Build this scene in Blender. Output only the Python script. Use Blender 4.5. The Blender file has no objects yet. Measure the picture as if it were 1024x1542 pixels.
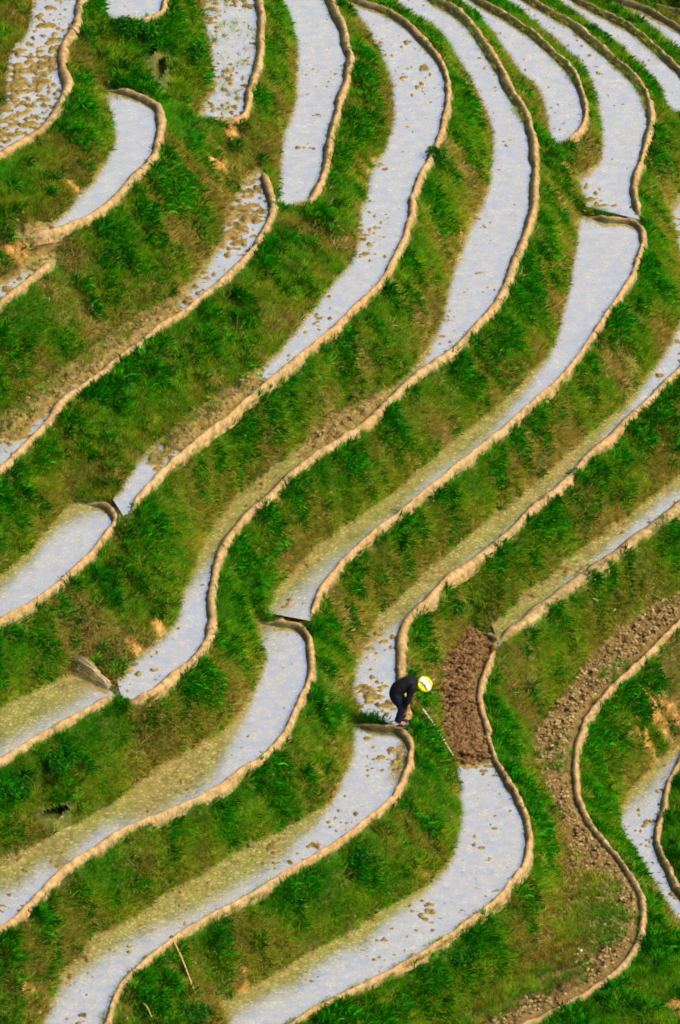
import bpy, bmesh, math, random
import numpy as np
from mathutils import Vector, noise as mnoise

random.seed(7)
rng = np.random.default_rng(11)
scene = bpy.context.scene
col = scene.collection
R = math.radians

# ------------------------------------------------------------------ camera, sky, sun, exposure
PITCH, DIST, PPM, ZT = R(28.0), 180.0, 65.0, 6.6        # looking down 28 deg from 180 m away
FWD = np.array([0, math.cos(PITCH), -math.sin(PITCH)])
RGT = np.array([1.0, 0, 0])
UPV = np.array([0, math.sin(PITCH), math.cos(PITCH)])
CAM = np.array([0, 0, ZT]) - DIST * FWD
FPX = PPM * DIST
cd = bpy.data.cameras.new('camera')
cam = bpy.data.objects.new('camera', cd)
col.objects.link(cam)
cam.location = CAM
cam.rotation_euler = (math.pi / 2 - PITCH, 0, 0)
cd.sensor_fit = 'HORIZONTAL'
cd.sensor_width = 36
cd.lens = 36 * FPX / 1024
cd.clip_start = 1
cd.clip_end = 3000
scene.camera = cam

SUN_EL, SUN_AZ = R(45), R(108)                         # azimuth clockwise from +Y: light from the right, a little behind the camera
w = bpy.data.worlds.new('World')
scene.world = w
w.use_nodes = True
nt = w.node_tree
sky = nt.nodes.new('ShaderNodeTexSky')
sky.sky_type = 'NISHITA'
sky.sun_disc = False
sky.sun_elevation = SUN_EL
sky.sun_rotation = SUN_AZ
sky.dust_density = 5.0
sky.air_density = 1.0
bg = nt.nodes['Background']
bg.inputs['Strength'].default_value = 0.15
nt.links.new(sky.outputs[0], bg.inputs[0])
sl = bpy.data.lights.new('sun', 'SUN')
sl.energy = 2.0
sl.angle = R(5)
sl.color = (1.0, 0.95, 0.86)
so = bpy.data.objects.new('sun', sl)
col.objects.link(so)
so.location = (30, -20, 60)
sdir = Vector((math.sin(SUN_AZ) * math.cos(SUN_EL), math.cos(SUN_AZ) * math.cos(SUN_EL), math.sin(SUN_EL)))
so.rotation_euler = sdir.to_track_quat('Z', 'Y').to_euler()
scene.view_settings.view_transform = 'Standard'
scene.view_settings.look = 'None'
scene.view_settings.gamma = 1
scene.view_settings.use_curve_mapping = False
scene.view_settings.exposure = 1.02
scene.cycles.filter_width = 1.8                          # the soft rendering of a long lens
scene.cycles.max_bounces = 5
scene.cycles.diffuse_bounces = 2
scene.cycles.glossy_bounces = 3
scene.cycles.transmission_bounces = 2
scene.cycles.transparent_max_bounces = 4


def at(px, py, z):
    """The point of the hillside at height z that is seen at photo pixel (px, py)."""
    px, py = np.asarray(px, float), np.asarray(py, float)
    d = FWD + np.multiply.outer((px - 512) / FPX, RGT) + np.multiply.outer((771 - py) / FPX, UPV)
    t = (z - CAM[2]) / d[..., 2]
    return CAM + d * t[..., None]


# ------------------------------------------------------------------ surveyed terraces
# level = water level in metres; bund = top of the mud wall on the downhill side; foot = where the uphill bank meets the paddy
PAD = {}


def pad(k, level, width, bund, foot, label, ext=''):
    PAD[k] = dict(z=level, w=.76 * width / PPM, b=bund, f=foot, label=label)


pad('P1', 12.7, 23, [(128, -40), (125, -10), (121, 7), (114, 38), (96, 68), (94, 96), (101, 126), (87, 160), (68, 188), (35, 208), (7, 226), (-30, 250), (-60, 268)],
    [(62, -40), (50, -10), (46, 20), (40, 45), (17, 75), (8, 110), (5, 140), (-2, 171), (-12, 195), (-35, 218), (-65, 235)],
    'lumpy mud bund in the upper left corner beside the heavily speckled paddy')
pad('P3b', 12.4, 14, [(150, 18), (175, 26), (212, 26), (240, 17), (250, -2), (255, -40)], [(150, -20), (160, -30), (170, -40)],
    'short mud bund at the top edge above the bushy green hollow')
pad('P2', 11.8, 19, [(150, 127), (178, 130), (205, 138), (234, 154), (243, 178), (239, 208), (226, 239), (202, 263), (171, 297), (130, 325), (89, 344), (51, 349), (20, 352)],
    [(155, 134), (160, 165), (167, 205), (158, 235), (135, 270), (110, 300), (82, 330), (50, 341), (18, 346)],
    'hooked mud bund round the short bright paddy below the bushy hollow')
pad('P2b', 11.38, 17, [(91, 377), (68, 399), (34, 426), (0, 454), (-30, 478), (-60, 500)], [(84, 370), (55, 383), (25, 402), (-5, 424), (-35, 446), (-65, 470)],
    'short tan mud bund at the left edge above the long dark grass bank')
pad('P3', 10.6, 18, [(382, -40), (389, -10), (394, 27), (391, 75), (386, 106), (377, 137), (371, 163), (352, 177), (320, 178), (292, 172)],
    [(296, -40), (300, -10), (305, 44), (313, 89), (308, 130), (295, 164)],
    'mud bund along the weedy paddy, ending in a ragged brown lip')
pad('P4', 9.8, 17, [(392, 245), (401, 273), (410, 307), (405, 331), (388, 365), (367, 389), (343, 413), (318, 433), (284, 461), (246, 487), (226, 502), (185, 532), (150, 560), (116, 584), (92, 604), (68, 635), (34, 672), (7, 699), (-30, 735), (-60, 765)],
    [(384, 252), (365, 270), (338, 314), (325, 365), (287, 416), (250, 456), (205, 480), (160, 512), (105, 552), (45, 592), (-5, 628), (-40, 660), (-70, 690)],
    'long orange-tan mud bund below the narrow speckled paddy in the upper left')
pad('P5', 9.6, 20, [(480, -40), (497, -5), (510, 24), (521, 51), (527, 85), (522, 116), (508, 161), (496, 205), (492, 239), (483, 270), (468, 296), (450, 305), (424, 304), (412, 298)],
    [(400, -40), (413, -10), (424, 10), (439, 51), (443, 89), (441, 144), (429, 185), (419, 212), (420, 260), (416, 292)],
    'mud bund with a dark inner flank round the wide rounded-ended paddy near the top')
pad('P6', 8.8, 15, [(500, -30), (530, -8), (572, 8), (600, 22), (624, 41), (651, 72), (670, 106), (674, 137), (669, 178), (656, 219), (636, 256), (622, 290), (620, 318), (606, 361), (585, 406), (552, 443), (511, 484), (470, 519), (429, 553), (384, 590), (342, 624), (308, 651), (273, 682), (239, 713), (212, 743), (195, 765), (180, 770)],
    [(470, -45), (500, -10), (524, 18), (542, 38), (559, 65), (579, 106), (586, 137), (588, 178), (576, 219), (552, 260), (550, 287), (542, 304), (539, 334), (529, 389), (487, 437), (452, 484), (415, 530), (380, 556), (340, 585), (300, 615), (255, 650), (215, 685), (188, 722), (170, 752)],
    'long thin mud bund whose top bend is reddish, left of the picture centre')
pad('P7', 8.6, 14, [(113, 750), (143, 754), (165, 763), (174, 781), (157, 805), (130, 836), (96, 870), (44, 906), (20, 920), (0, 932), (-30, 950), (-60, 968)],
    [(107, 752), (86, 775), (58, 808), (28, 840), (-5, 868), (-35, 892), (-65, 912)],
    'mud bund round the square-ended bright paddy at the left edge')
pad('P8', 7.17, 20, [(630, -22), (655, -5), (681, 9), (705, 29), (729, 60), (752, 98), (772, 135), (792, 172), (803, 205), (806, 239), (804, 273), (802, 308), (794, 344), (783, 372), (773, 399), (761, 430), (739, 464), (712, 495), (681, 524), (648, 547), (607, 580), (559, 627), (518, 655), (477, 682), (436, 713), (402, 747), (367, 780), (346, 808), (332, 830), (321, 873), (317, 905), (319, 930), (312, 958), (294, 989), (260, 1016), (226, 1040), (198, 1048), (178, 1038)],
    [(560, -25), (586, 0), (613, 25), (655, 46), (675, 72), (694, 109), (712, 140), (729, 178), (737, 208), (735, 249), (728, 290), (708, 324), (691, 372), (675, 411), (668, 450), (656, 491), (637, 526), (600, 570), (555, 605), (490, 638), (436, 682), (391, 716), (357, 744), (318, 788), (286, 858), (267, 901), (265, 931), (233, 962), (192, 1000), (176, 1024)],
    'long broad mud bund sweeping through the middle of the hillside from top to left')
pad('P9', 7.12, 18, [(164, 1030), (172, 1042), (147, 1058), (109, 1079), (68, 1103), (34, 1123), (0, 1144), (-30, 1162), (-60, 1180)],
    [(124, 994), (100, 1015), (60, 1034), (20, 1054), (-10, 1070), (-40, 1086), (-65, 1100)],
    'mud bund running to the left edge below the straw bundle')
pad('P10', 6.5, 13, [(700, -20), (729, 1), (770, 24), (804, 48), (838, 79), (862, 105), (877, 140), (880, 171), (871, 196), (852, 207), (826, 211)],
    [(660, -28), (680, -5), (694, 8), (718, 34), (736, 51), (756, 82), (787, 123), (807, 137), (818, 171), (822, 204)],
    'thin hooked mud bund closing the short paddy at the top right')
pad('P11', 5.92, 18, [(770, -25), (804, -2), (831, 14), (869, 36), (896, 60), (927, 86), (954, 112), (973, 140), (980, 171), (976, 208), (962, 246), (955, 277), (958, 304), (964, 326)],
    [(720, -20), (748, -2), (787, 25), (809, 44), (835, 65), (855, 85), (882, 113), (893, 147), (898, 181), (901, 212), (896, 246), (865, 267), (872, 290), (879, 310)],
    'broad pale mud bund with a grassy upper stretch at the upper right')
pad('P12', 5.8, 13, [(873, 316), (913, 327), (947, 329), (964, 338), (968, 355), (960, 392), (940, 433), (913, 471), (886, 512), (856, 553), (824, 584), (793, 612), (756, 644), (718, 675), (680, 705), (648, 730), (613, 761), (579, 788), (538, 822), (504, 856), (484, 885), (474, 908), (465, 930)],
    [(866, 324), (862, 368), (852, 430), (840, 478), (824, 530), (790, 565), (740, 615), (708, 642), (677, 665), (630, 706), (579, 748), (531, 783), (490, 810), (449, 844), (415, 885), (398, 922)],
    'long thin mud bund under the tall wedge of bright water right of centre')
pad('P13', 5.67, 14, [(380, 927), (408, 932), (443, 936), (461, 950), (467, 979), (467, 1009), (455, 1047), (431, 1095), (405, 1129), (367, 1156), (340, 1175), (301, 1199), (260, 1217), (219, 1234), (178, 1252), (144, 1273), (109, 1299), (75, 1327), (44, 1361), (20, 1385), (0, 1396), (-30, 1410), (-60, 1425)],
    [(379, 938), (390, 975), (393, 1003), (374, 1040), (352, 1078), (306, 1117), (253, 1146), (205, 1177), (178, 1201), (130, 1231), (68, 1262), (0, 1292), (-35, 1308), (-65, 1322)],
    'thin mud bund curving from the picture centre down to the lower left edge')
pad('P14', 5.2, 13, [(850, -20), (876, -1), (906, 14), (947, 36), (982, 64), (1012, 92), (1035, 118), (1055, 150), (1060, 172), (1040, 170), (1000, 165)],
    [(800, -20), (824, -2), (879, 34), (910, 58), (941, 82), (964, 103), (978, 123), (993, 137), (996, 160)],
    'second mud bund from the top right corner, dark on its inner side')
pad('P22', 4.8, 12, [(900, -16), (930, -3), (964, 7), (992, 20), (1024, 40), (1060, 66)], [(870, -14), (913, 6), (950, 26), (988, 51), (1020, 80), (1050, 112)],
    'thin mud bund nearest the top right corner')
pad('P23', 4.4, 10, [(940, -14), (975, 2), (1005, 10), (1030, 17), (1065, 28)], [(930, -10), (970, 8), (1002, 22), (1030, 38), (1060, 58)],
    'narrow brown mud bund in the very top right corner')
pad('P15', 4.48, 20, [(1062, 515), (1024, 553), (980, 597), (934, 641), (893, 679), (852, 720), (811, 756), (770, 795), (725, 833), (680, 866), (641, 902), (615, 931), (606, 962), (603, 992), (603, 1020), (609, 1054), (614, 1078), (610, 1092)],
    [(1062, 240), (1035, 262), (1018, 287), (1004, 322), (1014, 360), (1020, 400), (1022, 470), (999, 522), (972, 563), (934, 610), (896, 641), (845, 689), (790, 737), (742, 774), (690, 816), (641, 858), (593, 902), (567, 925), (543, 968), (529, 1006), (529, 1044), (540, 1074)],
    'broad mud bund the bent person is standing on')
pad('P16', 4.37, 14, [(521, 1079), (559, 1090), (593, 1093), (611, 1104), (618, 1126), (612, 1160), (593, 1194), (576, 1213), (552, 1234), (511, 1264), (470, 1289), (429, 1313), (391, 1337), (340, 1365), (294, 1390), (253, 1419), (219, 1444), (191, 1471), (174, 1501), (164, 1531), (155, 1560), (148, 1590)],
    [(530, 1100), (527, 1132), (510, 1170), (497, 1200), (470, 1222), (419, 1249), (374, 1273), (340, 1290), (287, 1324), (239, 1348), (215, 1369), (182, 1388), (137, 1410), (114, 1438), (85, 1467), (71, 1518), (60, 1545), (45, 1590)],
    'thin mud bund running from below the person down to the bottom left')
pad('P17', 3.26, 31, [(1062, 733), (1024, 758), (1000, 778), (966, 803), (927, 832), (886, 860), (845, 890), (818, 910), (790, 932), (765, 950), (752, 966)],
    [(1062, 690), (1024, 713), (982, 744), (930, 785), (879, 822), (828, 863), (794, 889), (755, 925), (735, 940)],
    'thickest mud bund, running to the right edge right of the brown tilled plot')
pad('P18', 3.1, 14, [(712, 938), (735, 952), (752, 966), (741, 987), (726, 1023), (724, 1054), (732, 1091), (742, 1126), (756, 1160), (777, 1191), (793, 1230), (798, 1262), (789, 1296), (766, 1330), (742, 1357), (708, 1385), (674, 1408), (641, 1430), (600, 1454), (545, 1482), (487, 1511), (443, 1537), (410, 1562), (380, 1590)],
    [(702, 952), (682, 980), (664, 1012), (659, 1060), (668, 1110), (680, 1145), (689, 1200), (690, 1234), (683, 1268), (666, 1303), (638, 1334), (593, 1357), (545, 1391), (494, 1419), (443, 1446), (391, 1478), (345, 1502), (322, 1516), (338, 1535), (340, 1590)],
    'thin mud bund round the brown tilled plot and the paddy below it')
pad('P19', 1.6, 15, [(1062, 902), (1024, 934), (995, 962), (968, 989), (934, 1020), (906, 1050), (882, 1081), (869, 1115), (865, 1153), (869, 1191), (886, 1234), (913, 1268), (937, 1299), (959, 1333), (968, 1356), (967, 1385), (959, 1419), (937, 1449), (900, 1484), (859, 1508), (818, 1528), (785, 1545), (730, 1590)],
    [(1062, 862), (1024, 895), (975, 920), (920, 962), (886, 996), (859, 1037), (821, 1085), (800, 1119), (805, 1160), (824, 1201), (838, 1221), (850, 1268), (852, 1303), (845, 1345), (828, 1400), (790, 1460), (740, 1500), (690, 1540), (640, 1590)],
    'long pale mud bund snaking past the dry clod field at the right')
pad('P20', 0.0, 15, [(1062, 1090), (1040, 1120), (1019, 1153), (1008, 1173), (1001, 1201), (993, 1241), (993, 1275), (1006, 1306), (1020, 1332), (1045, 1365), (1070, 1395)],
    [(1062, 1070), (1030, 1105), (1014, 1124), (973, 1162), (942, 1193), (927, 1241), (935, 1265), (950, 1292), (971, 1320), (992, 1354), (1016, 1391), (1045, 1432), (1075, 1470)],
    'mud bund beside the lowest speckled paddy at the right edge')


def resample(P, step):
    """Catmull-Rom through the points, then even spacing (xy)."""
    P = np.asarray(P, float)
    Q = np.vstack([2 * P[0] - P[1], P, 2 * P[-1] - P[-2]])
    out = []
    for i in range(1, len(Q) - 2):
        p0, p1, p2, p3 = Q[i - 1], Q[i], Q[i + 1], Q[i + 2]
        n = max(2, int(np.linalg.norm(p2 - p1) / (step * 0.4)))
        t = np.linspace(0, 1, n, endpoint=False)[:, None]
        out.append(0.5 * (2 * p1 + (p2 - p0) * t + (2 * p0 - 5 * p1 + 4 * p2 - p3) * t ** 2 + (3 * p1 - p0 - 3 * p2 + p3) * t ** 3))
    out = np.vstack(out + [P[-1:]])
    s = np.concatenate([[0], np.cumsum(np.linalg.norm(np.diff(out, axis=0), axis=1))])
    u = np.linspace(0, s[-1], max(2, int(s[-1] / step)))
    return np.stack([np.interp(u, s, out[:, 0]), np.interp(u, s, out[:, 1])], 1)


for p in PAD.values():
    b, f = np.array(p['b'], float), np.array(p['f'], float)
    p['B'] = resample(at(b[:, 0], b[:, 1], p['z'] + 0.13)[:, :2], 0.09)
    p['F'] = resample(at(f[:, 0], f[:, 1], p['z'])[:, :2], 0.12)
    p['poly'] = np.vstack([p['B'], p['F'][::-1]])

# ------------------------------------------------------------------ height field
G = 0.05
allp = np.vstack([p['poly'] for p in PAD.values()])
X0, Y0 = allp.min(0) - 2.0
X1, Y1 = allp.max(0) + 2.0
NX, NY = int((X1 - X0) / G), int((Y1 - Y0) / G)
gx = X0 + (np.arange(NX) + 0.5) * G
gy = Y0 + (np.arange(NY) + 0.5) * G


def vnoise(x, y, scale, seed, octaves=3):
    r = np.random.default_rng(seed)
    v, a, tot = 0, 1.0, 0
    for o in range(octaves):
        L = r.random((257, 257))
        xx, yy = x / scale + 37.7 * o + 500, y / scale + 11.3 * o + 500
        i, j = np.floor(xx).astype(int), np.floor(yy).astype(int)
        fx, fy = xx - i, yy - j
        fx, fy = fx * fx * (3 - 2 * fx), fy * fy * (3 - 2 * fy)
        i, j = i % 256, j % 256
        v = v + a * ((L[j, i] * (1 - fx) + L[j, i + 1] * fx) * (1 - fy) + (L[j + 1, i] * (1 - fx) + L[j + 1, i + 1] * fx) * fy)
        tot += a
        a *= 0.5
        scale *= 0.5
    return v / tot


def inside(poly, XX, YY):
    r = np.zeros(XX.shape, bool)
    n = len(poly)
    x0, y0 = poly[:, 0], poly[:, 1]
    x1, y1 = np.roll(x0, -1), np.roll(y0, -1)
    yr = YY[:, 0]
    for j, y in enumerate(yr):
        m = (y0 <= y) != (y1 <= y)
        if not m.any():
            continue
        xs = np.sort(x0[m] + (y - y0[m]) / (y1[m] - y0[m]) * (x1[m] - x0[m]))
        r[j] = (np.searchsorted(xs, XX[j]) % 2) == 1
    return r


def line_dist(P, best, rad):
    """Lower 'best' to the distance from polyline P wherever that is under rad."""
    k = int(rad / G) + 1
    for q in P:
        i, j = int((q[0] - X0) / G), int((q[1] - Y0) / G)
        a, b_, c, d = max(0, i - k), min(NX, i + k + 1), max(0, j - k), min(NY, j + k + 1)
        if a >= b_ or c >= d:
            continue
        D = np.hypot(gx[a:b_][None] - q[0], gy[c:d][:, None] - q[1])
        np.minimum(best[c:d, a:b_], D, out=best[c:d, a:b_])
    return best


XX, YY = np.meshgrid(gx, gy)
fixed = np.zeros((NY, NX), bool)
Z = np.zeros((NY, NX))
owner = np.full((NY, NX), -1)
dB = np.full((NY, NX), 9.0)
dF = np.full((NY, NX), 9.0)
keys = sorted(PAD, key=lambda k: PAD[k]['z'])
over = {}
for n, k in enumerate(keys):                              # low to high: the higher paddy keeps a disputed cell
    p = PAD[k]
    m = inside(p['poly'], XX, YY)
    for o in np.unique(owner[m]):
        if o >= 0:
            over[(keys[o], k)] = int((owner[m] == o).sum())
    owner[m] = n
    Z[m] = p['z']
    fixed |= m
    p['n'] = n
for k in keys:
    p = PAD[k]
    d = line_dist(p['B'], np.full((NY, NX), 9.0), 0.20)
    m = (d < 0.5 * p['w'] + 0.02) & ((owner < 0) | (Z < p['z']))
    Z[m] = p['z']
    fixed |= m
    line_dist(p['B'], dB, 2.6)
    line_dist(p['F'], dF, 2.6)
print('grid', NX, NY, 'overlaps', over)

# the free slopes: a membrane between the bunds above and the paddies below
zmean = Z[fixed].mean()


def relax(Zc, fc, it):
    for _ in range(it):
        P = np.pad(Zc, 1, mode='edge')
        A = 0.25 * (P[:-2, 1:-1] + P[2:, 1:-1] + P[1:-1, :-2] + P[1:-1, 2:])
        Zc = np.where(fc, Zc, A)
    return Zc


prev = None
for s in (16, 8, 4, 2, 1):
    ny, nx = -(-NY // s), -(-NX // s)
    pad_ = ((0, ny * s - NY), (0, nx * s - NX))
    fz = np.pad(Z * fixed, pad_).reshape(ny, s, nx, s).sum((1, 3))
    fn = np.pad(fixed.astype(float), pad_).reshape(ny, s, nx, s).sum((1, 3))
    fc = fn > 0
    zc = np.where(fc, fz / np.maximum(fn, 1), zmean)
    if prev is not None:
        up = np.repeat(np.repeat(prev, 2, 0), 2, 1)
        up = up[:ny, :nx] if up.shape[0] >= ny and up.shape[1] >= nx else np.pad(up, ((0, max(0, ny - up.shape[0])), (0, max(0, nx - up.shape[1]))), mode='edge')[:ny, :nx]
        zc = np.where(fc, zc, up)
    prev = relax(zc, fc, 400 if s > 1 else 120)
Z = prev
paddy = owner >= 0
bank = ~paddy & (dB > 0.12)

# local features, placed where they lie on the ground
def ground_z(x, y):
    i = np.clip(((np.asarray(x) - X0) / G).astype(int), 0, NX - 1)
    j = np.clip(((np.asarray(y) - Y0) / G).astype(int), 0, NY - 1)
    return Z[j, i]


def on_ground(px, py):
    """First hit of the view ray with the hillside."""
    d = FWD + (px - 512) / FPX * RGT + (771 - py) / FPX * UPV
    ts = np.arange(150, 240, 0.02)
    q = CAM + ts[:, None] * d
    ok = (q[:, 0] > X0) & (q[:, 0] < X1) & (q[:, 1] > Y0) & (q[:, 1] < Y1)
    hit = ok & (q[:, 2] <= ground_z(q[:, 0], q[:, 1]))
    return q[np.argmax(hit)] if hit.any() else at(px, py, 7.0)


def spot(px, py, rad):
    q = on_ground(px, py)
    return np.exp(-((XX - q[0]) ** 2 + (YY - q[1]) ** 2) / rad ** 2)


ochre = np.zeros_like(Z)
for px, py, r in [(335, 235, .55), (325, 255, .4), (350, 205, .35), (850, 248, .45), (855, 262, .35), (990, 1085, .6), (965, 1115, .5), (1012, 1070, .5),
                  (35, 372, .5), (15, 380, .5), (60, 350, .35), (110, 285, .3), (95, 265, .4), (555, 260, .3), (560, 240, .25), (1000, 300, .3), (690, 345, .4), (700, 365, .3), (650, 1325, .25),
                  (20, 1040, .2), (205, 980, .28), (240, 950, .2), (385, 1010, .2), (370, 1490, .3), (40, 1490, .4), (1015, 1520, .5), (720, 330, .35)]:
    ochre = np.maximum(ochre, spot(px, py, r * .75))
hollow = np.zeros_like(Z)
HOLES = [(82, 1223, 25, 13, -.25, .95), (241, 104, 11, 27, .45, .9), (226, 78, 9, 18, .6, .7)]      # photo px of the mouth: centre, half axes, tilt; depth in metres
for px, py, ra, rb, an, dp in HOLES:
    hollow = np.maximum(hollow, spot(px, py, .32))

# mud that stands out of the water
mud = np.zeros_like(Z)
bare = np.zeros_like(Z)
for k, v in {'P1': .60, 'P3b': .1, 'P2': -.25, 'P3': .42, 'P4': .42, 'P5': .1, 'P6': .09, 'P8': .06, 'P10': .12, 'P11': .08, 'P12': -.1, 'P14': .06, 'P22': .12,
             'P15': .10, 'P16': .17, 'P17': .1, 'P18': .15, 'P13': .1, 'P20': .22, 'P9': -.2, 'P7': -.2, 'P2b': .8}.items():
    mud[owner == PAD[k]['n']] = v
for px, py, r, a in [(30, 110, .8, .25), (20, 170, .8, .2), (40, 20, .5, -.1), (62, 343, .4, 1.), (35, 348, .4, 1.), (165, 205, .18, .6), (150, 250, .18, .5), (135, 275, .2, .4), (340, 330, .5, .3), (330, 370, .5, .3), (375, 320, .4, .3), (200, 490, .9, 1.0), (150, 530, .9, 1.), (110, 550, .6, .8), (60, 600, .6, .8), (20, 640, .5, .7), (240, 465, .5, .6),
                     (570, 250, .3, .4), (550, 300, .35, .5), (540, 345, .4, .6), (545, 370, .3, .4), (625, 60, .5, .15), (610, 110, .6, .15), (630, 190, .4, .3), (490, 450, .5, .3), (460, 490, .5, .3), (440, 515, .5, .25),
                     (665, 440, .35, .5), (660, 480, .35, .5), (655, 500, .3, .4), (400, 700, 1.4, 1.), (330, 770, .8, 1.), (480, 650, 1.4, 1.), (360, 730, 1., 1.), (440, 675, 1., 1.), (530, 622, .8, .8), (570, 600, .4, .6),
                     (385, 572, .5, .8), (350, 600, .6, 1.0), (310, 628, .6, 1.0), (270, 660, .6, 1.0), (235, 695, .35, .7), (285, 885, .25, .4), (250, 950, .4, .5), (215, 985, .45, .55), (190, 1008, .3, .5), (715, 20, .4, .3), (745, 50, .3, .3), (895, 300, .3, .5), (885, 285, .3, .4), (925, 60, .4, .3), (970, 95, .35, .4), (965, 110, .3, .4),
                     (560, 960, .5, .55), (550, 1000, .45, .6), (555, 1040, .45, .6), (575, 1070, .4, .5), (550, 930, .5, .4), (590, 1070, .2, .3), (590, 1140, .35, .2), (570, 1160, .4, .15), (440, 870, .6, .4), (425, 905, .5, .4), (460, 840, .5, .5), (1012, 330, .3, .5), (1015, 350, .3, .4),
                     (280, 1180, .3, .2), (90, 1300, .2, .4), (225, 1225, .15, .5), (415, 1270, .3, .4), (420, 1290, .3, .3), (130, 1430, .4, .5), (95, 1470, .4, .4), (690, 970, .9, 1.2), (700, 1040, .9, 1.2), (700, 1100, .8, 1.2), (705, 1130, .5, 1.1), (735, 1165, .3, .1), (745, 1225, .3, .3), (640, 1370, .3, .25),
                     (1005, 1150, .3, .1), (965, 1240, .4, .15), (990, 1370, .3, .2), (790, 900, .5, .5), (850, 860, .5, .4), (930, 790, .3, .3)]:
    q = on_ground(px, py)
    own = owner[min(NY - 1, max(0, int((q[1] - Y0) / G))), min(NX - 1, max(0, int((q[0] - X0) / G)))]
    g = np.exp(-(((XX - q[0]) ** 2 + (YY - q[1]) ** 2 * .5) / r ** 2))
    mud = mud + np.where((owner == own) & paddy, g * a, 0)
P18, P19 = PAD['P18']['n'], PAD['P19']['n']
mud[owner == P19] = 1.3
clod_n = vnoise(XX, YY * 1.15, 0.12, 5, 3)
fine_n = vnoise(XX, YY, 0.10, 6, 2)
patch_n = vnoise(XX, YY, 1.1, 8, 2)
edge_n = vnoise(XX, YY, 0.35, 9, 3)
foot_prox = np.exp(-(dF / 0.16) ** 2)
bed = (clod_n - 0.5) * 0.42 + (fine_n - .5) * .08 + (mud + 0.7 * (patch_n - 0.5) - .74) * 0.20 + foot_prox * 0.07 * edge_n
bed = np.where((owner == P19) | (mud > 1.), np.maximum(bed, 0.0) + 0.04 + (clod_n - .5) * .1, bed)
bed = np.clip(bed, -.2, np.where((mud > 1.), .16, .07)) * np.clip(dB / 0.25, 0.3, 1)
Zb = Z.copy()
kind_n = .6 * vnoise(XX + YY * .12, YY * .75, 0.55, 21, 4) + .4 * vnoise(XX, YY, .17, 22, 2)
Z = np.where(paddy, Z + bed, Z + (edge_n - 0.5) * 0.16 * np.clip(dF / .3, .15, 1) * np.clip(dB / .3, 0, 1) + (fine_n - .5) * .05 + np.clip(kind_n - .5, 0, .2) * .9 * np.clip((dB - .15) / .3, 0, 1) * np.clip(dF / .4, 0, 1) + (edge_n - .5) * .25 * np.clip(ochre * 1.5, 0, 1))
# soften the one-cell steps at the feet
for _ in range(2):
    P = np.pad(Z, 1, mode='edge')
    A = 0.125 * (P[:-2, 1:-1] + P[2:, 1:-1] + P[1:-1, :-2] + P[1:-1, 2:]) + 0.5 * Z
    Z = np.where(paddy & (dF > .2), Z, A)

# ------------------------------------------------------------------ materials
def mat(name):
    m = bpy.data.materials.new(name)
    m.use_nodes = True
    n = m.node_tree
    return m, n, n.nodes['Principled BSDF']


def node(n, t, **kw):
    x = n.nodes.new(t)
    for k, v in kw.items():
        if k in x.inputs.keys():
            x.inputs[k].default_value = v
        else:
            setattr(x, k, v)
    return x


def ramp(n, fac, stops):
    r = n.nodes.new('ShaderNodeValToRGB')
    e = r.color_ramp.elements
    while len(e) < len(stops):
        e.new(0.5)
    for el, (p, c) in zip(e, stops):
        el.position = p
        el.color = (*c, 1)
    n.links.new(fac, r.inputs[0])
    return r.outputs[0]


def mixc(n, fac, a, b, mode='MIX'):
    m = n.nodes.new('ShaderNodeMix')
    m.data_type = 'RGBA'
    m.blend_type = mode
    for s, v in ((m.inputs[0], fac), (m.inputs[6], a), (m.inputs[7], b)):
        if hasattr(v, 'is_output'):
            n.links.new(v, s)
        elif isinstance(v, (int, float)):
            s.default_value = v
        else:
            s.default_value = (*v, 1)
    return m.outputs[2]


def noise_tex(n, scale, detail=5, rough=0.6, vec=None):
    t = node(n, 'ShaderNodeTexNoise', Scale=scale, Detail=detail, Roughness=rough)
    if vec is None:
        vec = node(n, 'ShaderNodeTexCoord').outputs['Object']
    n.links.new(vec, t.inputs['Vector'])
    return t.outputs['Fac']


def bump(n, bsdf, fac, strength, dist):
    b = node(n, 'ShaderNodeBump', Strength=strength, Distance=dist)
    n.links.new(fac, b.inputs['Height'])
    n.links.new(b.outputs[0], bsdf.inputs['Normal'])


def attr(n, name, typ='GEOMETRY'):
    a = n.nodes.new('ShaderNodeAttribute')
    a.attribute_name = name
    a.attribute_type = typ
    return a.outputs['Fac']


# soil of the hillside: grassy humus on the banks, paddy mud on the beds, ochre where the bank has slipped
M_SOIL, n, b = mat('hillside_soil')
turf = ramp(n, noise_tex(n, 5.0, 6, .65), [(.30, (.015, .035, .003)), (.48, (.04, .06, .005)), (.62, (.09, .08, .012)), (.78, (.17, .115, .03))])
mudc = ramp(n, noise_tex(n, 8.0, 6, .7), [(.3, (.07, .046, .010)), (.5, (.15, .10, .022)), (.7, (.26, .18, .052))])
plough = ramp(n, noise_tex(n, 9.0, 6, .7), [(.3, (.04, .018, .005)), (.5, (.095, .048, .014)), (.72, (.19, .11, .04))])
och = ramp(n, noise_tex(n, 7.0, 5, .6), [(.3, (.10, .06, .015)), (.46, (.26, .12, .022)), (.6, (.38, .20, .045)), (.75, (.48, .30, .10))])
c = mixc(n, attr(n, 'bed'), turf, mudc)
c = mixc(n, attr(n, 'plough'), c, plough)
c = mixc(n, attr(n, 'ochre'), c, och)
n.links.new(c, b.inputs['Base Color'])
b.inputs['Roughness'].default_value = .9
b.inputs['Specular IOR Level'].default_value = .2
bump(n, b, noise_tex(n, 22, 5, .7), .8, .03)

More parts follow.
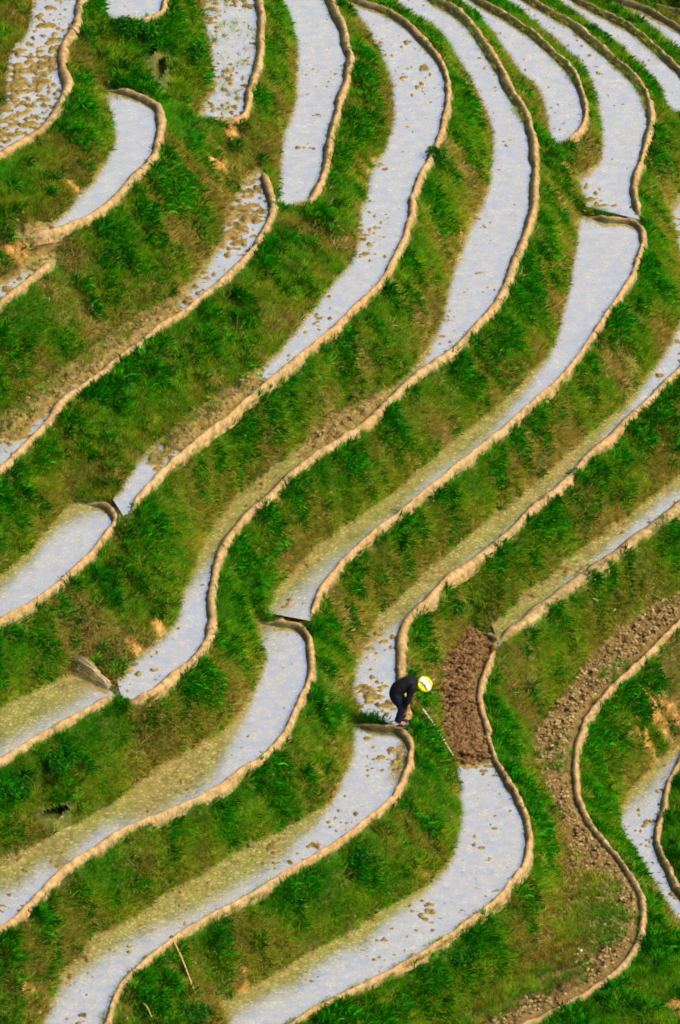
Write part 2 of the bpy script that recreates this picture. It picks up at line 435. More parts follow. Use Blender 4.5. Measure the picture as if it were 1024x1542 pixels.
# trodden mud of the bunds, darker towards the water: wet mud plus shade painted on inner flanks
M_BUND, n, b = mat('bund_mud')
dry = ramp(n, noise_tex(n, 6.0, 7, .7), [(.28, (.10, .062, .020)), (.44, (.235, .152, .058)), (.58, (.335, .228, .098)), (.78, (.46, .335, .165))])
tint = ramp(n, noise_tex(n, .35, 2, .5), [(.35, (1.0, .86, .70)), (.62, (1.0, 1.0, 1.0))])
dry = mixc(n, .8, dry, tint, 'MULTIPLY')
wet_shade = ramp(n, noise_tex(n, 9.0, 5, .6), [(.3, (.030, .030, .008)), (.7, (.085, .078, .024))])
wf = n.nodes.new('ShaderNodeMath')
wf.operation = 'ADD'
n.links.new(attr(n, 'wet_shade'), wf.inputs[0])
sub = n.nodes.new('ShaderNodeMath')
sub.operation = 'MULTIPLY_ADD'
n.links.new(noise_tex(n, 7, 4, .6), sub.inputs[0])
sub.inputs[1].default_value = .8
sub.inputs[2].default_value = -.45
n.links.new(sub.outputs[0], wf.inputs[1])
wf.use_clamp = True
c = mixc(n, wf.outputs[0], dry, wet_shade)
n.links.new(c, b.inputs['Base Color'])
b.inputs['Roughness'].default_value = .85
b.inputs['Specular IOR Level'].default_value = .25
bump(n, b, noise_tex(n, 18, 6, .7), .9, .03)

# silty paddy water: pale mud in suspension under a mirror surface
M_WATER = bpy.data.materials.new('paddy_water')
M_WATER.use_nodes = True
n = M_WATER.node_tree
n.nodes.clear()
out = n.nodes.new('ShaderNodeOutputMaterial')
tc = node(n, 'ShaderNodeTexCoord').outputs['Object']
silt = ramp(n, noise_tex(n, 3.2, 7, .68, tc), [(.3, (.30, .238, .072)), (.5, (.42, .335, .105)), (.7, (.50, .415, .16))])
dif = n.nodes.new('ShaderNodeBsdfDiffuse')
n.links.new(silt, dif.inputs[0])
glo = n.nodes.new('ShaderNodeBsdfGlossy')
glo.inputs['Roughness'].default_value = .06
glo.inputs['Color'].default_value = (1, .94, .95, 1)
bp = node(n, 'ShaderNodeBump', Strength=.20, Distance=.02)
n.links.new(noise_tex(n, 13.0, 5, .65, tc), bp.inputs['Height'])
n.links.new(bp.outputs[0], glo.inputs['Normal'])
mx = n.nodes.new('ShaderNodeMixShader')
ff = n.nodes.new('ShaderNodeMapRange')
n.links.new(noise_tex(n, 5.0, 7, .75, tc), ff.inputs[0])
ff.inputs[1].default_value, ff.inputs[2].default_value = .3, .7
ff.inputs[3].default_value, ff.inputs[4].default_value = .50, .82
fl = n.nodes.new('ShaderNodeMapRange')
n.links.new(noise_tex(n, 10.0, 5, .65, tc), fl.inputs[0])
fl.inputs[1].default_value, fl.inputs[2].default_value = .52, .66
fl.inputs[3].default_value, fl.inputs[4].default_value = 1.0, .76
vo = n.nodes.new('ShaderNodeTexVoronoi')
vo.feature = 'DISTANCE_TO_EDGE'
vo.inputs['Scale'].default_value = 8.0
wp = node(n, 'ShaderNodeTexNoise', Scale=6.0, Detail=3)
n.links.new(tc, wp.inputs['Vector'])
wa = n.nodes.new('ShaderNodeVectorMath')
wa.operation = 'MULTIPLY_ADD'
n.links.new(wp.outputs['Color'], wa.inputs[0])
wa.inputs[1].default_value = (.14, .14, .14)
n.links.new(tc, wa.inputs[2])
n.links.new(wa.outputs[0], vo.inputs['Vector'])
vm = n.nodes.new('ShaderNodeMapRange')
n.links.new(vo.outputs['Distance'], vm.inputs[0])
vm.inputs[1].default_value, vm.inputs[2].default_value = .0, .3
vm.inputs[3].default_value, vm.inputs[4].default_value = 1.20, .75
mv = n.nodes.new('ShaderNodeMath')
mv.operation = 'MULTIPLY'
n.links.new(vm.outputs[0], mv.inputs[0])
n.links.new(fl.outputs[0], mv.inputs[1])
fl = mv
mu = n.nodes.new('ShaderNodeMath')
mu.operation = 'MULTIPLY'
n.links.new(ff.outputs[0], mu.inputs[0])
n.links.new(fl.outputs[0], mu.inputs[1])
n.links.new(mu.outputs[0], mx.inputs[0])
n.links.new(dif.outputs[0], mx.inputs[1])
n.links.new(glo.outputs[0], mx.inputs[2])
n.links.new(mx.outputs[0], out.inputs[0])


def blade_mat(name, stops, transl=.3, scale=.9):
    m = bpy.data.materials.new(name)
    m.use_nodes = True
    n = m.node_tree
    n.nodes.clear()
    out = n.nodes.new('ShaderNodeOutputMaterial')
    a = attr(n, 'tint', 'INSTANCER')
    c = ramp(n, a, stops)
    oi = n.nodes.new('ShaderNodeObjectInfo')
    hs = node(n, 'ShaderNodeHueSaturation')
    mr = n.nodes.new('ShaderNodeMapRange')
    mr.inputs[3].default_value, mr.inputs[4].default_value = .45, 1.6
    n.links.new(oi.outputs['Random'], mr.inputs[0])
    n.links.new(mr.outputs[0], hs.inputs['Value'])
    n.links.new(c, hs.inputs['Color'])
    bc = node(n, 'ShaderNodeVertexColor')
    bc.layer_name = 'shade'
    c = mixc(n, 1., hs.outputs[0], bc.outputs[0], 'MULTIPLY')
    d = n.nodes.new('ShaderNodeBsdfDiffuse')
    t = n.nodes.new('ShaderNodeBsdfTranslucent')
    mx = n.nodes.new('ShaderNodeMixShader')
    mx.inputs[0].default_value = transl
    n.links.new(c, d.inputs[0])
    n.links.new(c, t.inputs[0])
    n.links.new(d.outputs[0], mx.inputs[1])
    n.links.new(t.outputs[0], mx.inputs[2])
    n.links.new(mx.outputs[0], out.inputs[0])
    return m


M_GRASS = blade_mat('green_grass', [(0, (.026, .15, .003)), (.40, (.085, .205, .004)), (.72, (.165, .195, .007)), (1, (.24, .165, .022))])
M_HERB = blade_mat('dark_herb', [(0, (.002, .036, .001)), (.5, (.004, .092, .001)), (1, (.030, .175, .003))], .25)
M_DRY = blade_mat('dry_grass', [(0, (.055, .08, .006)), (.4, (.105, .10, .012)), (.75, (.17, .12, .022)), (1, (.32, .23, .075))], .2)

# ------------------------------------------------------------------ mesh helpers
def tag(o, label=None, cat=None, group=None, kind=None):
    for k, v in (('label', label), ('category', cat), ('group', group), ('kind', kind)):
        if v:
            o[k] = v
    return o


def mesh_obj(name, V, Fc, m, parent=None, smooth=True):
    me = bpy.data.meshes.new(name)
    me.from_pydata([tuple(map(float, v)) for v in V], [], [tuple(map(int, f)) for f in Fc])
    if m:
        me.materials.append(m)
    if smooth:
        me.polygons.foreach_set('use_smooth', [True] * len(me.polygons))
    o = bpy.data.objects.new(name, me)
    col.objects.link(o)
    if parent:
        o.parent = parent
    return o


def empty(name, loc):
    o = bpy.data.objects.new(name, None)
    o.location = loc
    o.empty_display_size = .2
    col.objects.link(o)
    return o


def float_attr(me, name, vals):
    a = me.attributes.new(name, 'FLOAT', 'POINT')
    a.data.foreach_set('value', np.asarray(vals, np.float32).ravel())


# ------------------------------------------------------------------ the hillside sheet
relz = np.stack([XX, YY, Z], -1) - CAM
depz = relz @ FWD
hx_, hy_ = 512 + FPX * (relz @ RGT) / depz, 771 - FPX * (relz @ UPV) / depz
mouth = np.zeros((NY, NX), bool)
near_hole = np.zeros((NY, NX), bool)
for px, py, ra, rb, an, dp in HOLES:
    q = on_ground(px, py)
    u, v = (hx_ - px) * math.cos(an) + (hy_ - py) * math.sin(an), -(hx_ - px) * math.sin(an) + (hy_ - py) * math.cos(an)
    near_hole |= ((u / ra) ** 2 + (v / rb) ** 2 < 1.6) | (((hx_ - px) / (ra + 6)) ** 2 + ((hy_ - py - 12) / (rb + 4)) ** 2 < 1)
    mouth |= ((u / ra) ** 2 + (v / rb) ** 2 < (.85 + .3 * edge_n) ** 2) & (np.hypot(XX - q[0], YY - q[1]) < 1.2)
V = np.stack([XX, YY, Z], -1).reshape(-1, 3)
idx = np.arange(NX * NY).reshape(NY, NX)
quads = np.stack([idx[:-1, :-1], idx[:-1, 1:], idx[1:, 1:], idx[1:, :-1]], -1).reshape(-1, 4)
quads = quads[~mouth.ravel()[quads].all(1)]
me = bpy.data.meshes.new('hillside')
me.vertices.add(len(V))
me.vertices.foreach_set('co', V.astype(np.float32).ravel())
me.loops.add(quads.size)
me.loops.foreach_set('vertex_index', quads.astype(np.int32).ravel())
me.polygons.add(len(quads))
me.polygons.foreach_set('loop_start', np.arange(0, quads.size, 4, dtype=np.int32))
me.polygons.foreach_set('loop_total', np.full(len(quads), 4, np.int32))
me.update(calc_edges=True)
me.polygons.foreach_set('use_smooth', np.ones(len(quads), bool))
float_attr(me, 'bed', paddy.astype(float))
pl = ((owner == P18) & (mud > .75)) * 1. + (owner == P19) * .6
float_attr(me, 'plough', pl)
float_attr(me, 'ochre', np.clip((ochre - .25 + (edge_n - .5) * 2.2 + (fine_n - .5) * 1.5) * 1.6, 0, 1) * (ochre > .1) * (~paddy) )
me.materials.append(M_SOIL)
hill = bpy.data.objects.new('hillside', me)
col.objects.link(hill)
tag(hill, 'terraced hillside of earth banks and paddy beds', kind='structure')

for px, py, ra, rb, an, dp in HOLES:
    rim = []
    for a_ in np.linspace(0, 2 * math.pi, 24, endpoint=False):
        u, v = 1.25 * ra * math.cos(a_), 1.25 * rb * math.sin(a_)
        rim.append(on_ground(px + u * math.cos(an) - v * math.sin(an), py + u * math.sin(an) + v * math.cos(an)))
    rim = np.array(rim)
    c0 = rim.mean(0)
    V_, F_ = [], []
    for q_, (t, sc) in enumerate([(0, 1), (.2, 1.05), (.5, 1.1), (.8, .9), (1, .4)]):
        for p_ in rim:
            V_.append(p_ * (1 - min(1, t * 2)) * 0 + c0 + (p_ - c0) * [sc, sc * (1 - t), sc] + np.array([0, dp * t + .03, -.1 * t]))
    for q_ in range(4):
        for a_ in range(24):
            F_.append((q_ * 24 + a_, q_ * 24 + (a_ + 1) % 24, (q_ + 1) * 24 + (a_ + 1) % 24, (q_ + 1) * 24 + a_))
    F_.append(tuple(range(96, 120)))
    mesh_obj('burrow', V_, F_, M_SOIL, hill)

# the wider valley ground, well below and beyond the terraces
vx = np.concatenate([[X0 - 900, X0 - 60, X0 - 12, X0], np.linspace(X0, X1, 8)[1:-1], [X1, X1 + 12, X1 + 60, X1 + 900]])
vy = np.concatenate([[Y0 - 900, Y0 - 60, Y0 - 12, Y0], np.linspace(Y0, Y1, 12)[1:-1], [Y1, Y1 + 12, Y1 + 60, Y1 + 900]])
Vv = []
for y in vy:
    for x in vx:
        xc, yc = min(max(x, X0), X1 - G), min(max(y, Y0), Y1 - G)
        dd = math.hypot(x - xc, y - yc)
        inn = (X0 + .5 < x < X1 - .5) and (Y0 + .5 < y < Y1 - .5)
        z = float(ground_z(xc, yc)) - .25 - min(dd, 60) * .12 if not inn else -4.0
        Vv.append((x, y, z))
nvx = len(vx)
Fv = [(j * nvx + i, j * nvx + i + 1, (j + 1) * nvx + i + 1, (j + 1) * nvx + i) for j in range(len(vy) - 1) for i in range(nvx - 1)
      if not (3 <= i < nvx - 4 and 3 <= j < len(vy) - 4)]
vg = mesh_obj('valley_ground', Vv, Fv, M_SOIL)
tag(vg, 'grassy slope carrying on beyond the terraces', kind='structure')

# ------------------------------------------------------------------ water sheets
def water(k):
    p = PAD[k]
    bm = bmesh.new()
    vs = [bm.verts.new((x, y, p['z'])) for x, y in p['poly'][::2]]
    f = bm.faces.new(vs)
    bmesh.ops.triangulate(bm, faces=[f], ngon_method='EAR_CLIP')
    bmesh.ops.recalc_face_normals(bm, faces=bm.faces)
    if sum(fc.normal.z for fc in bm.faces) < 0:
        bmesh.ops.reverse_faces(bm, faces=bm.faces)
    me = bpy.data.meshes.new('paddy_water')
    bm.to_mesh(me)
    bm.free()
    me.materials.append(M_WATER)
    o = bpy.data.objects.new('paddy_water', me)
    col.objects.link(o)
    tag(o, 'silty flooded paddy behind the ' + p['label'], kind='structure')


for k in PAD:
    if k != 'P19':
        water(k)

# ------------------------------------------------------------------ mud bunds
PROF = [(-.5, -.10, -.22, 1.0), (-.5, -.035, -.02, 1.0), (-.48, 0, .05, 1.0), (-.36, 0, .105, .75), (-.10, 0, .145, 0), (.12, 0, .145, 0), (.33, 0, .11, 0), (.47, 0, .04, 0), (.5, .02, -.05, 0), (.5, .05, -.13, .1)]


# bunds whose inner flank is coloured darker, for wet grassy mud and painted shade: (down to this photo row, how dark)
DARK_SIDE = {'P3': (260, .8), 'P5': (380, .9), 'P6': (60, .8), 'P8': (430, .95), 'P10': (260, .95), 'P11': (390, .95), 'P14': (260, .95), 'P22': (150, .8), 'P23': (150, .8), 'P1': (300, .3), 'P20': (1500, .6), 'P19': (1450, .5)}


def bund(k, i):
    p = PAD[k]
    B, F = p['B'], p['F']
    T = np.gradient(B, axis=0)
    T /= np.linalg.norm(T, axis=1)[:, None] + 1e-9
    for _ in range(3):
        T[1:-1] = (T[:-2] + 2 * T[1:-1] + T[2:]) / 4
    N = np.stack([-T[:, 1], T[:, 0]], 1)
    mid = len(B) // 2
    dn = np.linalg.norm(F - B[mid], axis=1).argmin()
    if np.dot(N[mid], F[dn] - B[mid]) > 0:
        N = -N                                            # N points outward (downhill)
    V, wet_shade, ns = [], [], len(PROF)
    for q, (x, y) in enumerate(B):
        wv = p['w'] * (1 + .38 * (mnoise.noise(Vector((x * 1.3, y * 1.3, i * 3.1)))) + .16 * mnoise.noise(Vector((x * 5, y * 5, i))))
        ends = min(1, .25 + min(q, len(B) - 1 - q) * .10)
        side = .05 * mnoise.noise(Vector((x * .9, y * .9, i * 7.7 + 4))) + .03 * mnoise.noise(Vector((x * 3.1, y * 3.1, i)))
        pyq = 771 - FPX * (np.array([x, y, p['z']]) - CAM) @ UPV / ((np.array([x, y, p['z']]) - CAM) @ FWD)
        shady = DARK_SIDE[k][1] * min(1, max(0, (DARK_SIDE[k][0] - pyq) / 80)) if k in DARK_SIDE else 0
        rise = .035 * mnoise.noise(Vector((x * .8, y * .8, 9 + i))) + .03 * mnoise.noise(Vector((x * 4, y * 4, 3 + i)))
        for (a, off, h, wt) in PROF:
            lat = (a * wv + off) * ends + side
            hx, hy = x + N[q, 0] * lat, y + N[q, 1] * lat
            l = mnoise.noise(Vector((hx * 8, hy * 8, h * 8 + i))) * .024 + mnoise.noise(Vector((hx * 17, hy * 17, h * 9 + i))) * .014
            hx += N[q, 0] * l
            hy += N[q, 1] * l
            V.append((hx, hy, p['z'] + (h + (rise if h > 0 else 0)) * (ends if h > 0 else 1) + (l if h > 0 else 0) - .18 * (1 - ends)))
            wet_shade.append(max(wt, shady if a < .0 and h > 0 else 0))
    Fc = [(q * ns + a, q * ns + a + 1, (q + 1) * ns + a + 1, (q + 1) * ns + a) for q in range(len(B) - 1) for a in range(ns - 1)]
    Fc += [tuple(range(ns)), tuple((len(B) - 1) * ns + a for a in range(ns - 1, -1, -1))]
    base = Vector((B[mid, 0], B[mid, 1], p['z']))
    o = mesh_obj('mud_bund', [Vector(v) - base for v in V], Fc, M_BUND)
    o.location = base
    float_attr(o.data, 'wet_shade', wet_shade)
    bm = bmesh.new()
    bm.from_mesh(o.data)
    bmesh.ops.recalc_face_normals(bm, faces=bm.faces)
    bm.to_mesh(o.data)
    bm.free()
    tag(o, p['label'], 'mud bund', 'mud bunds edging the rice terraces')
    return o


for i, k in enumerate(PAD):
    bund(k, i)

# ------------------------------------------------------------------ grass
def tuft(name, m, blades, length, spread, width, droop, leafy=False):
    V, F, S = [], [], []
    for _ in range(blades):
        a = random.uniform(0, 2 * math.pi)
        r = random.uniform(0, spread)
        L = length * random.uniform(.5, 1.15)
        x0, y0 = r * math.cos(a), r * math.sin(a)
        a2 = a + random.uniform(-.9, .9)
        lean = random.uniform(.15, .9) * droop
        wd = width * random.uniform(.7, 1.3)
        px, py = -math.sin(a2) * wd / 2, math.cos(a2) * wd / 2
        sh = random.uniform(.4, 1.5)
        segs = 3
        base = len(V)
        for s in range(segs + 1):
            t = s / segs
            d = L * t * math.sin(lean * (0.4 + t * .9))
            h = L * t * math.cos(lean * (0.4 + t * .9))
            if leafy:
                ww = math.sin(math.pi * min(1, .12 + t * .88)) * 1.0 + .08
            else:
                ww = 1 - t * .85
            cx, cy = x0 + d * math.cos(a2), y0 + d * math.sin(a2)
            V += [(cx - px * ww, cy - py * ww, h - .03), (cx + px * ww, cy + py * ww, h - .03 + (.012 if leafy else 0))]
            S += [sh, sh]
        for s in range(segs):
            q = base + 2 * s
            F.append((q, q + 1, q + 3, q + 2))
    me = bpy.data.meshes.new(name)
    me.from_pydata(V, [], F)
    me.materials.append(m)
    ca = me.color_attributes.new('shade', 'FLOAT_COLOR', 'POINT')
    ca.data.foreach_set('color', np.array([(s, s * random.uniform(.97, 1.03), s, 1) for s in S], np.float32).ravel())
    return bpy.data.objects.new(name, me)


def scatter(name, label, protos, pts, rot, scl, tint, which):
    """One object of instanced tufts: the points carry rotation, size, tint and which tuft."""
    me = bpy.data.meshes.new(name)
    me.vertices.add(len(pts))
    me.vertices.foreach_set('co', np.asarray(pts, np.float32).ravel())
    a = me.attributes.new('rot', 'FLOAT_VECTOR', 'POINT')
    a.data.foreach_set('vector', np.asarray(rot, np.float32).ravel())
    float_attr(me, 'scl', scl)
    float_attr(me, 'tint', tint)
    a = me.attributes.new('which', 'INT', 'POINT')
    a.data.foreach_set('value', np.asarray(which, np.int32))
    o = bpy.data.objects.new(name, me)
    col.objects.link(o)
    tag(o, label, kind='stuff')
    c = bpy.data.collections.new(name + '_tufts')
    for p in protos:
        c.objects.link(p)
    g = bpy.data.node_groups.new(name, 'GeometryNodeTree')
    g.interface.new_socket('Geometry', in_out='INPUT', socket_type='NodeSocketGeometry')
    g.interface.new_socket('Geometry', in_out='OUTPUT', socket_type='NodeSocketGeometry')
    gi, go = g.nodes.new('NodeGroupInput'), g.nodes.new('NodeGroupOutput')
    ip = g.nodes.new('GeometryNodeInstanceOnPoints')
    ci = g.nodes.new('GeometryNodeCollectionInfo')
    ci.inputs['Collection'].default_value = c
    ci.inputs['Separate Children'].default_value = True
    ci.inputs['Reset Children'].default_value = True
    ip.inputs['Pick Instance'].default_value = True

    def na(nm, t):
        x = g.nodes.new('GeometryNodeInputNamedAttribute')
        x.data_type = t
        x.inputs['Name'].default_value = nm
        return [s for s in x.outputs if s.enabled][0]
    g.links.new(gi.outputs[0], ip.inputs['Points'])
    g.links.new(ci.outputs[0], ip.inputs['Instance'])
    g.links.new(na('which', 'INT'), ip.inputs['Instance Index'])
    g.links.new(na('rot', 'FLOAT_VECTOR'), ip.inputs['Rotation'])
    g.links.new(na('scl', 'FLOAT'), ip.inputs['Scale'])
    g.links.new(ip.outputs[0], go.inputs[0])
    md = o.modifiers.new('tufts', 'NODES')
    md.node_group = g
    return o


gzy, gzx = np.gradient(Z, G)
Zs = Z.copy()
for _ in range(6):
    P = np.pad(Zs, 1, mode='edge')
    Zs = 0.2 * (P[:-2, 1:-1] + P[2:, 1:-1] + P[1:-1, :-2] + P[1:-1, 2:] + Zs)
sy, sx = np.gradient(Zs, G)
area = np.sqrt(1 + np.minimum(sx ** 2 + sy ** 2, 9))
tpos = dB / (dB + dF + 1e-6)                             # 0 at the bund above, 1 at the foot of the bank
tpos = np.where(dB > 8, .5, tpos)
strip_n = vnoise(XX, YY, 2.6, 23, 2)
dry_n = vnoise(XX, YY, 1.3, 25, 3)
# what the camera could see, with room to step aside
rel = np.stack([XX, YY, Zb], -1) - CAM
dep = rel @ FWD
pxx = 512 + FPX * (rel @ RGT) / dep
pyy = 771 - FPX * (rel @ UPV) / dep
view = (pxx > -90) & (pxx < 1114) & (pyy > -110) & (pyy < 1652)


def sample(dens):
    pr = np.where(view, dens, 0) * area * G * G
    cnt = rng.poisson(pr)
    j, i = np.nonzero(cnt)
    rep = cnt[j, i]
    j, i = np.repeat(j, rep), np.repeat(i, rep)
    x = gx[i] + rng.uniform(-.5, .5, len(i)) * G
    y = gy[j] + rng.uniform(-.5, .5, len(i)) * G
    z = Z[j, i] + (x - gx[i]) * np.clip(gzx[j, i], -3, 3) + (y - gy[j]) * np.clip(gzy[j, i], -3, 3)
    return j, i, np.stack([x, y, z], 1)


def tilt(j, i, amount, jitter):
    nx_, ny_ = -sx[j, i] * amount, -sy[j, i] * amount
    nx_ = np.clip(nx_, -1.4, 1.4) + rng.normal(0, jitter, len(i))
    ny_ = np.clip(ny_, -1.4, 1.4) + rng.normal(0, jitter, len(i))
    # Euler XYZ sending +Z to (nx, ny, 1), with a random spin baked into the tuft choice
    rx = np.arctan2(-ny_, 1.0)
    ry = np.arctan2(nx_, np.sqrt(1 + ny_ ** 2))
    return np.stack([rx, ry, rng.uniform(-.6, .6, len(i)) * 0], 1)


clump = np.clip((kind_n - .50) * 9, 0, 1) * np.clip(1.4 - tpos * 1.1, .16, 1)
lush = np.zeros_like(Z)
for px, py, r in [(215, 60, .9), (265, 55, .9), (290, 105, .7), (240, 40, .8), (195, 95, .5)]:
    lush = np.maximum(lush, spot(px, py, r))
clump = np.clip(clump + lush * .7, 0, 1)
clear = (1 - np.clip((ochre - .2 + (edge_n - .5) * 1.6) * 1.5, 0, .88)) * (1 - np.clip(hollow * .5, 0, .3)) * ~near_hole
bankf = bank.astype(float)
# grassy lower end of the dry clod field
grassy19 = (owner == P19) * np.clip((pyy - 1260) / 110, 0, 1) * np.clip((dB - .25) / .8, 0, 1)
g_protos = [tuft('grass_tuft', M_GRASS, 26, .21, .09, .010, 1.2) for _ in range(5)]
j, i, pts = sample((bankf * (150 - 50 * clump) * (1.15 - .75 * np.clip((dry_n - .485) * 4.5 + (tpos - .5) * 1.0, 0, 1)) + (grassy19 * 110 + (owner == P19) * 55 * np.clip((patch_n - .46) * 6 + np.clip((dB - .7) * 1.2, -.5, .8), 0, 1)) * np.clip((kind_n - .3) * 4, 0, 1)) * clear)
tn = np.clip(.45 + (dry_n[j, i] - .5) * 1.5 + (tpos[j, i] - .5) * .8 - .3 * lush[j, i] + rng.normal(0, .22, len(i)), 0, 1)
scatter('grass', 'green and olive grass covering the terrace banks', g_protos, pts, tilt(j, i, .45, .18), rng.uniform(.6, 1.3, len(i)) * (1 + .5 * lush[j, i]), tn, rng.integers(0, 5, len(i)))
ng = len(i)
g_protos2 = [tuft('bund_tuft', M_GRASS, 20, .13, .09, .009, 1.4) for _ in range(3)]
d_protos = [tuft('dry_tuft', M_DRY, 22, .24, .10, .012, 1.45) for _ in range(4)]
j, i, pts = sample((bankf * (14 + 95 * np.clip((dry_n - .485) * 4.5 + (tpos - .55) * 1.0, 0, 1)) * (1 - .7 * clump) + grassy19 * 30) * clear)
tn = np.clip(.45 + (strip_n[j, i] - .5) * 1.0 + rng.normal(0, .2, len(i)), 0, 1)
scatter('dry_grass', 'dry tan and olive grass hanging on the lower banks', d_protos, pts, tilt(j, i, .7, .2), rng.uniform(.6, 1.2, len(i)), tn, rng.integers(0, 4, len(i)))
nd = len(i)
h_protos = [tuft('herb_tuft', M_HERB, 30, .17, .10, .017, 1.4, True) for _ in range(5)]
j, i, pts = sample(bankf * (6 + 170 * clump) * clear)
tn = np.clip(.4 + (kind_n[j, i] - .6) * 1.5 + rng.normal(0, .2, len(i)), 0, 1)
scatter('dark_undergrowth', 'patches of dark green leafy undergrowth on the banks', h_protos, pts, tilt(j, i, .5, .25), rng.uniform(.5, 1.25, len(i)) * (.75 + .65 * clump[j, i]), tn, rng.integers(0, 5, len(i)))
print('tufts', ng, nd, len(i))

# short grass and moss creeping over the inner side of some bunds
P_, T_ = [], []
for k, ya, yb, dn in [('P8', -60, 190, 55), ('P10', -60, 130, 60), ('P11', -60, 170, 60), ('P14', -60, 90, 40), ('P6', -60, 25, 50), ('P5', -60, 40, 15), ('P18', 1360, 1600, 45), ('P16', 1330, 1600, 20), ('P3', -60, 120, 15)]:
    p = PAD[k]
    for x, y in p['B']:
        q = np.array([x, y, p['z']]) - CAM
        py = 771 - FPX * q @ UPV / (q @ FWD)
        if ya < py < yb:
            for _ in range(rng.poisson(dn * .09)):
                P_.append((x + rng.normal(0, p['w'] * .35), y + rng.normal(0, p['w'] * .35), p['z'] + .07))
                T_.append(rng.uniform(.3, 1))
for k in PAD:
    p = PAD[k]
    c_ = p['F'].mean(0)
    T = np.gradient(p['B'], axis=0)
    T /= np.linalg.norm(T, axis=1)[:, None]
    mid = len(p['B']) // 2
    sg = -1 if np.dot([-T[mid, 1], T[mid, 0]], p['F'][np.linalg.norm(p['F'] - p['B'][mid], axis=1).argmin()] - p['B'][mid]) > 0 else 1
    for (x, y), t in zip(p['B'], T):
        for _ in range(rng.poisson(max(0, 1.6 * (mnoise.noise(Vector((x * .9, y * .9, 3))) + .45)))):
            o_ = sg * p['w'] * rng.uniform(.28, .62)
            P_.append((x - t[1] * o_, y + t[0] * o_, p['z'] + .02))
            T_.append(rng.uniform(.1, 1))
P_ = np.array(P_)
scatter('bund_grass', 'short grass creeping over the upper bunds', g_protos2, P_, rng.normal(0, .3, (len(P_), 3)) * [1, 1, 0], rng.uniform(.5, 1, len(P_)), T_, rng.integers(0, 3, len(P_)))

# weeds standing in the shallow weedy paddy
w_protos = [tuft('weed_tuft', M_GRASS, 14, .2, .06, .012, 1.2) for _ in range(3)]
j, i, pts = sample(((owner == PAD['P3']['n']) * 45 * (kind_n > .44) * np.clip((190 - pyy) / 90, .1, 1) + (owner == PAD['P4']['n']) * (mud > .8) * 55 + (owner == PAD['P6']['n']) * (mud > .7) * 55 + (owner == PAD['P8']['n']) * (mud > .8) * 6 + (owner == PAD['P2b']['n']) * 25) * np.clip((dB - .2) * 5, 0, 1))
scatter('paddy_weeds', 'sprouting weeds in the shallow upper left paddies', w_protos, pts, tilt(j, i, 0, .2), rng.uniform(.6, 1.2, len(i)), rng.uniform(.2, .9, len(i)), rng.integers(0, 3, len(i)))

# ------------------------------------------------------------------ clods in the dry and tilled plots
def clods(name, label, cells, count, m, r0, r1):
    j, i = np.nonzero(cells & view)
    pick = rng.integers(0, len(j), count)
    ico = bmesh.new()
    bmesh.ops.create_icosphere(ico, subdivisions=1, radius=1)
    bv = np.array([v.co[:] for v in ico.verts])
    bf = np.array([[v.index for v in f.verts] for f in ico.faces])
    ico.free()
    V, F = [], []
    for q, t in enumerate(pick):
        r = r0 + (r1 - r0) * rng.random() ** 2.2
        s = bv * (1 + rng.uniform(-.32, .32, (len(bv), 1))) * r * rng.uniform(.65, 1.25, 3) * [1, 1, .75]
        a = rng.uniform(0, 6.28)
        rot = np.array([[math.cos(a), -math.sin(a), 0], [math.sin(a), math.cos(a), 0], [0, 0, 1]])
        x, y = gx[i[t]] + rng.uniform(-.5, .5) * G, gy[j[t]] + rng.uniform(-.5, .5) * G
        V.append(s @ rot.T + [x, y, Z[j[t], i[t]] + r * .25])
        F.append(bf + q * len(bv))
    o = mesh_obj(name, np.vstack(V), np.vstack(F), m, smooth=False)
    tag(o, label, kind='stuff')


def clod_mat(name, stops):
    m, n, b = mat(name)
    n.links.new(ramp(n, noise_tex(n, 5.5, 6, .75), stops), b.inputs['Base Color'])
    b.inputs['Roughness'].default_value = .9
    b.inputs['Specular IOR Level'].default_value = .2
    return m


M_CLOD = clod_mat('dry_clod', [(.3, (.06, .042, .010)), (.5, (.17, .115, .033)), (.72, (.42, .30, .13))])
M_CLOD2 = clod_mat('tilled_clod', [(.3, (.04, .020, .005)), (.5, (.105, .054, .014)), (.72, (.26, .15, .055))])
clods('dry_clods', 'dry tan clods strewn over the right-hand terrace', (owner == P19) & (dB > .2) & (vnoise(XX, YY, 1.0, 31, 2) > .3 + .35 * grassy19), 6000, M_CLOD, .014, .06)
clods('tilled_clods', 'dark brown clods of the freshly tilled plot', (owner == P18) & (mud > .75) & (dB > .15), 3200, M_CLOD2, .018, .08)
clods('mud_crumbs', 'mud crumbs on the half-drained strips', paddy & (mud > .85) & (owner != P18) & (owner != P19) & (dB > .15), 1200, M_CLOD, .012, .05)
clods('bank_crumbs', 'crumbs of fallen earth lying on the grass banks', bank & ((dF < .5) | (ochre > .3) | (dry_n > .56)), 6000, M_CLOD, .012, .06)

# ------------------------------------------------------------------ shrubs one can tell apart
M_LEAF, n, b = mat('shrub_leaf')
oi = attr(n, 'leaf_tone')
c = ramp(n, oi, [(0, (.004, .045, .002)), (.5, (.010, .085, .003)), (1, (.045, .16, .006))])
n.links.new(c, b.inputs['Base Color'])
b.inputs['Roughness'].default_value = .9
b.inputs['Specular IOR Level'].default_value = .02
M_STEM, n, b = mat('shrub_stem')
n.links.new(ramp(n, noise_tex(n, 12, 4), [(.3, (.05, .035, .015)), (.7, (.12, .08, .04))]), b.inputs['Base Color'])


